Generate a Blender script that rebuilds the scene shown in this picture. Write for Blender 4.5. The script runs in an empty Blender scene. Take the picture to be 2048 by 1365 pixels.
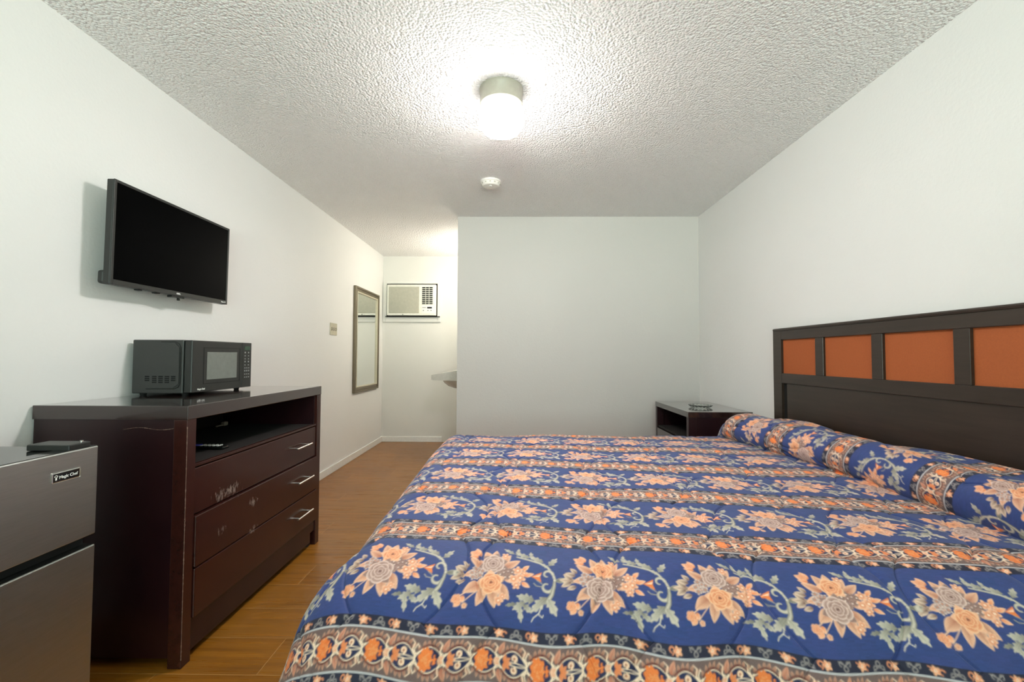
import bpy, bmesh, math, random
import numpy as np
from mathutils import Vector, Matrix
S=bpy.context.scene; C=S.collection
PI=math.pi
# ---------------------------------------------------------------- camera, world, exposure, daylight
F_PX,PITCH,YAW,ROLL,CAM_H=887.2441,0.0345,0.0122,-0.0034,1.1203
cp,sp,cy_,sy_=math.cos(PITCH),math.sin(PITCH),math.cos(YAW),math.sin(YAW)
fw=Vector((-sy_*cp,cy_*cp,sp)); rt=Vector((cy_,sy_,0)); dn=fw.cross(rt)
rt2=math.cos(ROLL)*rt+math.sin(ROLL)*dn; dn2=-math.sin(ROLL)*rt+math.cos(ROLL)*dn
cd=bpy.data.cameras.new('camera'); cam=bpy.data.objects.new('camera',cd); C.objects.link(cam); S.camera=cam
cd.sensor_width=36; cd.lens=F_PX/2048*36; cd.clip_start=.02; cd.clip_end=60
M=Matrix((rt2,-dn2,-fw)).transposed().to_4x4(); M.translation=Vector((0,0,CAM_H)); cam.matrix_world=M
S.view_settings.view_transform='Standard'; S.view_settings.look='None'; S.view_settings.gamma=1; S.view_settings.use_curve_mapping=False
S.view_settings.exposure=2.06
S.cycles.use_denoising=True; S.cycles.max_bounces=8; S.cycles.diffuse_bounces=5; S.cycles.glossy_bounces=4; S.cycles.transparent_max_bounces=8
S.cycles.sample_clamp_indirect=6; S.cycles.adaptive_threshold=.02
LAMP=28.5; VANITY=20.0; SKY=3.4
world=bpy.data.worlds.new('daylight'); S.world=world; world.use_nodes=True
bg=world.node_tree.nodes['Background']; bg.inputs[1].default_value=SKY
wn=world.node_tree; tc=wn.nodes.new('ShaderNodeTexCoord'); sx_=wn.nodes.new('ShaderNodeSeparateXYZ'); mr=wn.nodes.new('ShaderNodeMapRange'); mx_=wn.nodes.new('ShaderNodeMix'); mx_.data_type='RGBA'
wn.links.new(tc.outputs['Generated'],sx_.inputs[0]); wn.links.new(sx_.outputs[2],mr.inputs[0]); mr.inputs[1].default_value=-.08; mr.inputs[2].default_value=.08
wn.links.new(mr.outputs[0],mx_.inputs[0]); mx_.inputs[6].default_value=(1.75,2.05,1.85,1); mx_.inputs[7].default_value=(.50,.66,.62,1); wn.links.new(mx_.outputs[2],bg.inputs[0])   # invented outdoors: bright below to lift the ceiling, dim green above
pd=bpy.data.lights.new('window_daylight','AREA'); pd.shape='RECTANGLE'; pd.size=2.3; pd.size_y=1.45; pd.cycles.is_portal=True
po=bpy.data.objects.new('window_daylight',pd); C.objects.link(po); po.location=(.05,-2.635,1.425); po.rotation_euler=(PI/2,0,0)

# ---------------------------------------------------------------- helpers
def tag(o,label=None,cat=None,group=None,kind=None):
    for k,v in (('label',label),('category',cat),('group',group),('kind',kind)):
        if v: o[k]=v
    return o
def thing(name,loc,label,cat,rz=0,group=None):
    o=bpy.data.objects.new(name,None); C.objects.link(o); o.location=loc; o.rotation_euler=(0,0,rz); o.empty_display_size=.1
    return tag(o,label,cat,group)
class MB:
    """gathers shapes into one mesh; coordinates are world metres unless the parent is turned"""
    def __init__(s): s.bm=bmesh.new()
    def box(s,x0,x1,y0,y1,z0,z1,bev=0.,seg=2,mat=None):
        b=bmesh.new(); bmesh.ops.create_cube(b,size=1)
        for v in b.verts: v.co=Vector(((x0+x1)/2+v.co.x*(x1-x0),(y0+y1)/2+v.co.y*(y1-y0),(z0+z1)/2+v.co.z*(z1-z0)))
        if bev: bmesh.ops.bevel(b,geom=b.edges[:],offset=bev,segments=seg,affect='EDGES',profile=.5)
        return s.add(b,mat)
    def add(s,b,mat=None):
        if mat is not None: b.transform(mat)
        me=bpy.data.meshes.new('tmp'); b.to_mesh(me); b.free(); s.bm.from_mesh(me); bpy.data.meshes.remove(me); return s
    def lathe(s,prof,cx,cy,z0,n=48,axis='Z',mat=None):
        b=bmesh.new(); rings=[]
        for r,z in prof:
            rings.append([b.verts.new((cx+r*math.cos(2*PI*i/n),cy+r*math.sin(2*PI*i/n),z0+z)) for i in range(n)] if r>1e-6 else [b.verts.new((cx,cy,z0+z))])
        for A,B in zip(rings,rings[1:]):
            for i in range(n):
                j=(i+1)%n
                if len(A)==1 and len(B)==1: continue
                if len(A)==1: b.faces.new((A[0],B[i],B[j]))
                elif len(B)==1: b.faces.new((A[i],A[j],B[0]))
                else: b.faces.new((A[i],A[j],B[j],B[i]))
        bmesh.ops.recalc_face_normals(b,faces=b.faces[:])
        return s.add(b,mat)
    def tube(s,pts,r,n=10):
        b=bmesh.new(); pts=[Vector(p) for p in pts]; rings=[]
        for i,p in enumerate(pts):
            d=(pts[min(i+1,len(pts)-1)]-pts[max(i-1,0)]).normalized(); u=d.orthogonal().normalized()
            if rings: u=(lastu-d*lastu.dot(d)).normalized()
            lastu=u; w=d.cross(u); rings.append([b.verts.new(p+r*(math.cos(2*PI*k/n)*u+math.sin(2*PI*k/n)*w)) for k in range(n)])
        for A,B in zip(rings,rings[1:]):
            for k in range(n): b.faces.new((A[k],A[(k+1)%n],B[(k+1)%n],B[k]))
        b.faces.new(rings[0][::-1]); b.faces.new(rings[-1]); bmesh.ops.recalc_face_normals(b,faces=b.faces[:])
        return s.add(b)
    def prism(s,pts,axis,a,b_):
        """outline in the two other axes, extruded along axis from a to b_"""
        b=bmesh.new(); mk={'X':lambda p,q:(q,p[0],p[1]),'Y':lambda p,q:(p[0],q,p[1]),'Z':lambda p,q:(p[0],p[1],q)}[axis]
        A=[b.verts.new(mk(p,a)) for p in pts]; B=[b.verts.new(mk(p,b_)) for p in pts]; n=len(pts)
        b.faces.new(A[::-1]); b.faces.new(B)
        for i in range(n): b.faces.new((A[i],A[(i+1)%n],B[(i+1)%n],B[i]))
        bmesh.ops.recalc_face_normals(b,faces=b.faces[:]); return s.add(b)
    def build(s,name,m,parent=None,smooth=False,label=None):
        if parent is not None:
            bpy.context.view_layer.update(); s.bm.transform(parent.matrix_world.inverted())
        me=bpy.data.meshes.new(name); s.bm.to_mesh(me); s.bm.free(); me.materials.append(m)
        if smooth: me.polygons.foreach_set('use_smooth',[True]*len(me.polygons)); me.set_sharp_from_angle(angle=math.radians(40))
        o=bpy.data.objects.new(name,me); C.objects.link(o)
        if parent is not None: o.parent=parent
        if label: o['label']=label
        return o
def struct(name,mb,m,smooth=False):
    o=mb.build(name,m,None,smooth); o['kind']='structure'; return o
# ---------------------------------------------------------------- materials
class NT:
    def __init__(s,name):
        s.m=bpy.data.materials.new(name); s.m.use_nodes=True; s.t=s.m.node_tree; s.n=s.t.nodes; s.b=s.n['Principled BSDF']
    def new(s,typ,ins=None,**kw):
        n=s.n.new(typ)
        for k,v in kw.items(): setattr(n,k,v)
        for k,v in (ins or {}).items():
            if isinstance(v,bpy.types.NodeSocket): s.t.links.new(v,n.inputs[k])
            else: n.inputs[k].default_value=v
        return n
    def math(s,op,a,b=0.,c=0.,clamp=False):
        return s.new('ShaderNodeMath',{0:a,1:b,2:c},operation=op,use_clamp=clamp).outputs[0]
    def mix(s,f,a,b):
        n=s.new('ShaderNodeMix',data_type='RGBA'); 
        for k,v in ((0,f),(6,a),(7,b)):
            if isinstance(v,bpy.types.NodeSocket): s.t.links.new(v,n.inputs[k])
            else: n.inputs[k].default_value=v if k==0 else (*v[:3],1)
        return n.outputs[2]
    def pos(s): return s.new('ShaderNodeNewGeometry').outputs['Position']
    def obj(s): return s.new('ShaderNodeTexCoord').outputs['Object']
    def noise(s,v,scale,detail=3.,rough=.5,st=None):
        if st is not None: v=s.new('ShaderNodeVectorMath',{0:v,1:st},operation='MULTIPLY').outputs[0]
        return s.new('ShaderNodeTexNoise',{'Vector':v,'Scale':scale,'Detail':detail,'Roughness':rough}).outputs[0]
    def ramp(s,v,a,b): return s.new('ShaderNodeMapRange',{0:v,1:a,2:b,3:0.,4:1.},clamp=True).outputs[0]
    def bump(s,h,strength,dist): 
        n=s.new('ShaderNodeBump',{'Height':h,'Strength':strength,'Distance':dist}); s.t.links.new(n.outputs[0],s.b.inputs['Normal']); return s
    def set(s,**kw):
        for k,v in kw.items():
            k={'col':'Base Color','rough':'Roughness','metal':'Metallic','spec':'Specular IOR Level','coat':'Coat Weight','coat_rough':'Coat Roughness','trans':'Transmission Weight','ior':'IOR','emit':'Emission Color','estr':'Emission Strength','sheen':'Sheen Weight','aniso':'Anisotropic'}[k]
            if isinstance(v,bpy.types.NodeSocket): s.t.links.new(v,s.b.inputs[k])
            else: s.b.inputs[k].default_value=(*v,1) if isinstance(v,tuple) and len(v)==3 else v
        return s
def plain(name,col,rough=.5,grain=0.,scale=40.,**kw):
    """a single material with a slight procedural mottle"""
    n=NT(name); f=n.noise(n.obj(),scale,3.)
    n.set(col=n.mix(f,tuple(c*(1-.12) for c in col),tuple(min(1,c*(1+.12)) for c in col)),rough=rough,**kw)
    if grain: n.bump(f,grain,.002)
    return n.m
def paint(name,col,bump=.25,scale=70.):
    n=NT(name); p=n.pos(); big=n.noise(p,1.3,4.,.6); spot=n.ramp(n.noise(p,9.,4.,.7),.66,.80)
    c=n.mix(n.ramp(big,.3,.75),tuple(v*.975 for v in col),col); c=n.mix(n.math('MULTIPLY',spot,.10),c,tuple(v*.72 for v in col))
    n.set(col=c,rough=.55,spec=.35); n.bump(n.noise(p,scale,3.,.55),bump,.004); return n.m
def popcorn():
    n=NT('popcorn_ceiling'); p=n.pos()
    v=n.new('ShaderNodeTexVoronoi',{'Vector':p,'Scale':88.,'Randomness':1.},feature='F1').outputs[0]
    h=n.math('ADD',n.math('MULTIPLY',v,-1.1),n.math('MULTIPLY',n.noise(p,110.,2.,.6),.60))
    n.set(col=(.92,.905,.90),rough=.6,spec=.3); n.bump(h,1.,.0095); return n.m
def laminate():
    n=NT('laminate_floor'); p=n.pos(); xyz=n.new('ShaderNodeSeparateXYZ',{0:p}); x,y=xyz.outputs[0],xyz.outputs[1]
    r=n.math('DIVIDE',n.math('SUBTRACT',y,1.583),.2045); row=n.math('FLOOR',r); fr=n.math('SUBTRACT',r,row)
    u=n.math('DIVIDE',n.math('SUBTRACT',n.math('ADD',x,.912),n.math('MULTIPLY',n.math('FRACT',n.math('MULTIPLY',row,.29)),1.22)),1.22)
    col=n.math('FLOOR',u); fu=n.math('SUBTRACT',u,col)
    e1=n.math('MULTIPLY',n.math('MINIMUM',fr,n.math('SUBTRACT',1.,fr)),.2045); e2=n.math('MULTIPLY',n.math('MINIMUM',fu,n.math('SUBTRACT',1.,fu)),1.22)
    seam=n.math('SUBTRACT',1.,n.ramp(n.math('MINIMUM',e1,e2),.0006,.0020))
    idv=n.new('ShaderNodeCombineXYZ',{0:col,1:row,2:0.}).outputs[0]
    tone=n.new('ShaderNodeTexWhiteNoise',{'Vector':idv},noise_dimensions='3D').outputs[0]
    sh=n.new('ShaderNodeVectorMath',{0:p,1:n.new('ShaderNodeVectorMath',{0:idv,1:(3.7,1.3,0.)},operation='MULTIPLY').outputs[0]},operation='ADD').outputs[0]
    g1=n.noise(sh,3.,6.,.62,(.55,9.,1.)); g2=n.noise(sh,14.,5.,.6,(.25,10.,1.)); g3=n.noise(sh,5.,3.,.5,(.5,2.2,1.))
    c=n.mix(n.ramp(g1,.30,.72),(.165,.054,.004),(.40,.155,.013)); c=n.mix(n.math('MULTIPLY',n.ramp(g2,.42,.62),.45),c,(.185,.075,.013))
    c=n.mix(n.math('MULTIPLY',n.ramp(g3,.58,.75),.35),c,(.070,.026,.005)); c=n.mix(n.math('MULTIPLY',tone,.22),c,(.32,.15,.032))
    c=n.mix(n.math('MULTIPLY',seam,.55),c,(.50,.30,.12))
    n.set(col=c,rough=n.math('ADD',.22,n.math('MULTIPLY',g2,.14)),spec=.5); n.bump(n.math('SUBTRACT',n.math('MULTIPLY',g2,.25),seam),.25,.001); return n.m
def darkwood(name,col,col2,rough=.30,wear=.0,axis=(1.,14.,14.),coat=.0,rubs=()):
    """near-black stained wood; wear puts small pale chips and rubs in it"""
    n=NT(name); p=n.pos(); g=n.noise(p,3.5,6.,.6,axis); f=n.noise(p,22.,4.,.6)
    c=n.mix(n.ramp(g,.3,.75),col,col2)
    if wear:
        w=n.math('MULTIPLY',n.ramp(n.noise(p,16.,6.,.72,(1.,1.,.7)),.735,.76),n.ramp(n.noise(p,2.6,2.),.52,.62)); c=n.mix(n.math('MULTIPLY',w,wear),c,(.36,.24,.20))
    xyz=n.new('ShaderNodeSeparateXYZ',{0:p})
    for (y,z,ry,rz) in rubs:                           # pale scuffs where luggage rubbed the drawers
        dy=n.math('DIVIDE',n.math('SUBTRACT',xyz.outputs[1],y),ry); dz=n.math('DIVIDE',n.math('SUBTRACT',xyz.outputs[2],z),rz)
        m=n.math('SUBTRACT',1.,n.math('ADD',n.math('MULTIPLY',dy,dy),n.math('MULTIPLY',dz,dz)),clamp=True)
        w=n.math('MULTIPLY',n.ramp(n.math('ADD',n.noise(p,70.,5.,.7,(1.,1.,.45)),n.math('MULTIPLY',m,.22)),.66,.84),n.ramp(m,0.,.25)); c=n.mix(n.math('MULTIPLY',w,.6),c,(.42,.34,.30))
    n.set(col=c,rough=n.math('ADD',rough-.02,n.math('MULTIPLY',f,.04)),spec=.5,coat=coat,coat_rough=.07); return n.m
MAT=dict(
 wall=paint('wall_paint',(.80,.80,.785)), partition=paint('partition_paint_shaded',(.60,.572,.55)), alcove=paint('alcove_paint',(.72,.71,.67),.18),  # partition colour is the wall paint darkened for its dimmer light
 back=paint('window_wall_darkened',(.34,.32,.29)), trim=plain('trim_gloss_paint',(.80,.80,.77),.35), ceiling=popcorn(), floor=laminate(),
 cherry=darkwood('cherry_stain_shaded',(.0125,.0026,.0042),(.022,.0050,.0062),.30,0.,(3.,3.,1.)), cherry_worn=darkwood('cherry_stain_scuffed',(.031,.0080,.0062),(.044,.0110,.0082),.24,.5,(10.,1.,10.),0.,((1.86,.552,.13,.045),(2.01,.462,.05,.03),(1.80,.415,.035,.035),(2.02,.335,.05,.02))),  # first stain darkened to carry the shade of the sides; drawer stain brighter
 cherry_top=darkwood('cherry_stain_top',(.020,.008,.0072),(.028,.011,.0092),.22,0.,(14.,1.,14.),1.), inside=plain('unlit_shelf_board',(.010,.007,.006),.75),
 espresso=darkwood('espresso_stain',(.024,.0155,.0110),(.040,.0255,.0185),.30,0.,(14.,1.,14.)),
 chip=plain('chipped_edge',(.20,.12,.09),.6), terracotta=plain('terracotta_fabric',(.39,.095,.022),.8,.4,160.),
 chrome=plain('brushed_chrome',(.72,.71,.68),.22,metal=1.), steel=None,
 black=plain('black_plastic',(.015,.016,.0145),.42), black_gloss=plain('black_gloss_plastic',(.010,.011,.010),.12), charcoal=plain('charcoal_metal',(.031,.032,.030),.45,.05,300.), rubber=plain('black_rubber',(.006,.006,.006),.8),
 screen=plain('tv_screen',(.0006,.0006,.0008),.35,spec=.02), white=plain('white_print',(.85,.86,.84),.5), void=plain('vent_dark',(.004,.004,.004),.9),
 porcelain=plain('porcelain',(.60,.585,.54),.15), ac=plain('air_conditioner_plastic',(.78,.77,.69),.45), ac_grille=plain('air_conditioner_grille',(.46,.45,.37),.6), cream=plain('cream_metal',(.34,.32,.265),.4),
 plate=plain('beige_plate',(.50,.46,.34),.4), brass=plain('champagne_frame',(.17,.135,.088),.38,.1,90.,metal=.5), detector=plain('detector_plastic',(.86,.84,.79),.45),
 mattress=plain('mattress_ticking',(.70,.69,.66),.8), blue=plain('blue_button',(.05,.06,.55),.4), grey=plain('grey_button',(.30,.32,.32),.4), green_led=plain('dim_display',(.035,.075,.045),.25), glasswin=plain('oven_window_reflection',(.17,.185,.165),.22))
def steel():
    n=NT('brushed_stainless'); p=n.obj(); g=n.noise(p,30.,4.,.6,(1.,1.,.03*60)); h=n.noise(p,260.,2.,.5,(1.,.06,1.))
    n.set(col=n.mix(h,(.40,.425,.40),(.50,.525,.495)),metal=1.,rough=n.math('ADD',.34,n.math('MULTIPLY',h,.10))); return n.m
MAT['steel']=steel()
def emitter(name,col,strength,top=None):
    n=NT(name); n.set(col=(.9,.9,.88),rough=.3,emit=col,estr=strength)
    if top:                                            # glow dimmed by hand at the shoulder to shrink the ceiling hot spot
        z=n.new('ShaderNodeSeparateXYZ',{0:n.pos()}).outputs[2]; k=n.new('ShaderNodeMapRange',{0:z,1:top-.115,2:top-.21,3:strength*.06,4:strength*1.75},clamp=True).outputs[0]
        n.set(estr=k)
    return n.m
MAT['globe']=emitter('lit_opal_glass',(1.,.955,.925),LAMP,2.44); MAT['tube']=emitter('lit_vanity_tube',(1.,.93,.80),VANITY)
def glass(name,tint=(1,1,1),rough=0.):
    n=NT(name); n.set(col=tint,rough=rough,trans=1.,ior=1.47); return n.m
MAT['glass']=glass('clear_glass',(.93,.97,.94))
def pane():
    n=NT('window_pane'); tr=n.new('ShaderNodeBsdfTransparent',{0:(.95,.97,.96,1)}); gl=n.new('ShaderNodeBsdfGlossy',{'Roughness':.02})
    fr=n.new('ShaderNodeFresnel',{'IOR':1.45}); mx=n.new('ShaderNodeMixShader',{0:fr.outputs[0],1:tr.outputs[0],2:gl.outputs[0]})
    n.t.links.new(mx.outputs[0],n.n['Material Output'].inputs[0]); return n.m
MAT['pane']=pane()
def mirror():
    n=NT('mirror_silver'); n.set(col=(.86,.88,.85),metal=1.,rough=n.math('MULTIPLY',n.noise(n.obj(),20.),.03)); return n.m
MAT['mirror']=mirror()

# ---------------------------------------------------------------- room shell
XL,XR,YA,YB,XP,H,Y0=-1.7754,1.6947,5.8152,4.149,-.5653,2.44,-2.6
XA=-.40                                            # right wall of the washbasin alcove
struct('floor',MB().box(XL-.12,XR+.12,Y0-.15,YA+.12,-.12,0),MAT['floor'])
struct('ceiling',MB().box(XL-.12,XR+.12,Y0-.15,YA+.12,H,H+.12),MAT['ceiling'])
struct('wall_left',MB().box(XL-.12,XL,Y0,YA,0,H),MAT['wall'])
struct('wall_right',MB().box(XR,XR+.12,Y0,YB+.1,0,H),MAT['wall'])
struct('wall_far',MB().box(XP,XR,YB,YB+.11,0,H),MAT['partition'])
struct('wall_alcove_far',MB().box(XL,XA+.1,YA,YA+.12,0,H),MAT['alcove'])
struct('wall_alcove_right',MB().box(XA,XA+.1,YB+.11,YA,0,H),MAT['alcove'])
wx0,wx1,wz0,wz1=-1.10,1.20,.70,2.15                 # the window behind the camera
b=MB(); b.box(XL-.12,wx0,Y0-.12,Y0,0,H); b.box(wx1,XR+.12,Y0-.12,Y0,0,H); b.box(wx0,wx1,Y0-.12,Y0,0,wz0); b.box(wx0,wx1,Y0-.12,Y0,wz1,H)
struct('wall_back',b,MAT['back'])  # unseen wall, coloured dark to cut light bounced onto the near walls
b=MB(); b.box(wx0,wx0+.05,Y0-.09,Y0-.03,wz0,wz1,.006); b.box(wx1-.05,wx1,Y0-.09,Y0-.03,wz0,wz1,.006); b.box(wx0+.05,wx1-.05,Y0-.09,Y0-.03,wz0,wz0+.05,.006); b.box(wx0+.05,wx1-.05,Y0-.09,Y0-.03,wz1-.05,wz1,.006); b.box(.08,.12,Y0-.085,Y0-.035,wz0+.05,wz1-.05,.006)
w=struct('window_1',b,MAT['trim'])
MB().box(wx0+.05,wx1-.05,Y0-.062,Y0-.058,wz0+.05,wz1-.05).build('pane',MAT['pane'],w)
def base(name,x0,x1,y0,y1,along):
    z=[(0,.060),(.5,.068),(1,.072)]
    b=MB().box(x0,x1,y0,y1,0,.070,.004); struct(name,b,MAT['trim'])
base('baseboard_left',XL,XL+.012,Y0,YA,'Y'); base('baseboard_alcove',XL+.012,-.982,YA-.012,YA,'X')
base('baseboard_right',XR-.012,XR,Y0,YB,'Y'); base('baseboard_far',XP,XR-.012,YB-.012,YB,'X')
# ---------------------------------------------------------------- comforter print (pattern drawn in metres)
TP,TQ,RES=1.08,0.368,2000.0           # repeat along the stripes, across them, samples per metre
def srgb(r,g,b):
    c=np.array([r,g,b],dtype=np.float64)/255
    return np.where(c<=0.04045,c/12.92,((c+0.055)/1.055)**2.4)
class Print:
    """a small painter: soft-edged shapes laid over each other on one repeat of the cloth"""
    def __init__(s):
        s.w=int(round(TP*RES)); s.h=int(round(TQ*RES))
        s.a=np.zeros((s.h,s.w,3)); s.T=[]
    def win(s,x,y,r):
        x,y=s.tr(x,y); px=x*RES; py=(y+TQ/2)*RES; k=int(r*RES)+3
        xs=np.arange(int(px)-k,int(px)+k+1); ys=np.arange(max(0,int(py)-k),min(s.h,int(py)+k+1))
        if len(ys)==0: return None
        X,Y=np.meshgrid((xs+.5)/RES-x,(ys+.5)/RES-TQ/2-y)
        if s.T: Y=Y*s.T[-1][2]
        return xs%s.w,ys,X,Y
    def tr(s,x,y):
        if s.T: ox,oy,f=s.T[-1]; return ox+x,oy+f*y
        return x,y
    def put(s,w,al,col):
        xs,ys=w[0],w[1]; al=np.clip(al,0,1)[...,None]
        blk=s.a[np.ix_(ys,xs)]; s.a[np.ix_(ys,xs)]=blk*(1-al)+np.asarray(col)*al
    def leaf(s,x,y,ang,L,wd,ca,cb,rib=None,lobes=0,rim=None,bend=0.):
        cx,cy=x+L/2*np.cos(ang),y+L/2*np.sin(ang); w=s.win(cx,cy,L*.62+wd)
        if w is None: return
        X,Y=w[2]+(cx-x),w[3]+(cy-y)
        a=(X*np.cos(ang)+Y*np.sin(ang))/L; b=(-X*np.sin(ang)+Y*np.cos(ang)) - bend*L*(a-a*a)*2
        t=np.clip(a,0,1); hw=wd*np.sin(np.pi*t**.8)**.85
        if lobes: f=(t*(lobes+.6))%1; hw=hw*(.50+.62*f**1.3*(1-np.clip((f-.8)/.2,0,1)*.6))
        al=np.clip((hw-np.abs(b))*RES*.8+.5,0,1)*((a>0)&(a<1))
        k=np.clip(t*.75+.35*np.abs(b)/(wd+1e-6),0,1)[...,None]
        col=np.asarray(ca)*(1-k)+np.asarray(cb)*k
        if rim is not None:
            e=np.clip(1-(hw-np.abs(b))*RES/1.8,0,1)[...,None]*.8; col=col*(1-e)+np.asarray(rim)*e
        if rib is not None:
            e=np.clip(1-np.abs(b)*RES/1.1,0,1)[...,None]*.7; col=col*(1-e)+np.asarray(rib)*e
        s.put(w,al,col)
    def disc(s,x,y,r,cx,cy,dark,mid,light,squash=.8):
        """one petal: pale along its outer rim, dark where it tucks under, seen from the flower's middle (cx,cy)"""
        w=s.win(x,y,r*1.15)
        if w is None: return
        X,Y=w[2],w[3]; an=np.arctan2(y-cy,x-cx); a=X*np.cos(an)+Y*np.sin(an); b=-X*np.sin(an)+Y*np.cos(an)
        q=np.hypot(a/squash,b)/r; out=np.clip((a/(r*squash)+1)/2,0,1)
        k=np.clip(.15+.75*out*q**.5+.25*(q>.84),0,1)[...,None]
        col=np.where(k<.5,np.asarray(dark)+(np.asarray(mid)-dark)*k*2,np.asarray(mid)+(np.asarray(light)-mid)*(k-.5)*2)
        s.put(w,(1-q)*r*squash*RES*.8+.5,col)
    def rose(s,x,y,r,dark,mid,light,ph=0.,turns=2.6):
        n0=6 if turns>2 else 5
        for k,(rad,pr,n) in enumerate(((.60,.46,n0),(.40,.36,5),(.22,.27,4),(.08,.17,3))):
            for i in range(n):
                a=ph+k*.55+i*2*np.pi/n; px,py=x+rad*r*np.cos(a),y+rad*r*np.sin(a)
                s.disc(px,py,pr*r,x,y,dark,mid,light)
        w=s.win(x,y,r*.2)
        if w is not None: s.put(w,(r*.07-np.hypot(w[2],w[3]))*RES*.8+.5,dark)
    def flower(s,x,y,r,ca,cb,cc,n=5,ph=0.):
        w=s.win(x,y,r*1.2)
        if w is None: return
        X,Y=w[2],w[3]; rho=np.hypot(X,Y); th=np.arctan2(Y,X)+ph
        R=r*(.55+.45*np.abs(np.cos(n*th/2))); al=np.clip((R-rho)*RES*.8+.5,0,1)
        k=np.clip(rho/r,0,1)[...,None]; col=np.asarray(ca)*(1-k)+np.asarray(cb)*k
        e=np.clip((r*.24-rho)*RES,0,1)[...,None]; s.put(w,al,col*(1-e)+np.asarray(cc)*e)
    def stroke(s,pts,w0,w1,col,lit=None):
        pts=np.array(pts,float); n=len(pts)
        c=(pts.min(0)+pts.max(0))/2; R=np.abs(pts-c).max()+max(w0,w1)
        w=s.win(c[0],c[1],R)
        if w is None: return
        X,Y=w[2]+c[0],w[3]+c[1]; d=np.full(X.shape,1e9)
        for i in range(n-1):
            A,B=pts[i],pts[i+1]; ab=B-A; L=ab@ab+1e-12
            t=np.clip(((X-A[0])*ab[0]+(Y-A[1])*ab[1])/L,0,1)
            rad=w0+(w1-w0)*(i+t)/(n-1)
            d=np.minimum(d,np.hypot(X-A[0]-t*ab[0],Y-A[1]-t*ab[1])-rad)
        col=np.broadcast_to(np.asarray(col),X.shape+(3,))
        if lit is not None:
            e=np.clip(-d/(max(w0,w1)+1e-9),0,1)[...,None]; col=col*(1-e)+np.asarray(lit)*e
        s.put(w,-d*RES*.8+.5,col)
    def arc(s,x,y,r,a0,a1,w0,w1,col,lit=None,r1=None):
        t=np.linspace(0,1,18); rr=r+((r if r1 is None else r1)-r)*t; a=a0+(a1-a0)*t
        s.stroke(np.stack([x+rr*np.cos(a),y+rr*np.sin(a)],1),w0,w1,col,lit)
    def poly(s,pts,col,col2=None):
        pts=np.array(pts,float); c=(pts.min(0)+pts.max(0))/2; R=np.abs(pts-c).max()
        w=s.win(c[0],c[1],R)
        if w is None: return
        acc=0
        for ox in (-.25,.25):
            for oy in (-.25,.25):
                X,Y=w[2]+c[0]+ox/RES,w[3]+c[1]+oy/RES; ins=np.zeros(X.shape,bool); j=len(pts)-1
                for i in range(len(pts)):
                    xi,yi=pts[i]; xj,yj=pts[j]
                    cr=((yi>Y)!=(yj>Y))&(X<(xj-xi)*(Y-yi)/(yj-yi+1e-15)+xi); ins^=cr; j=i
                acc=acc+ins*.25
        s.put(w,acc,col)
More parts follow.
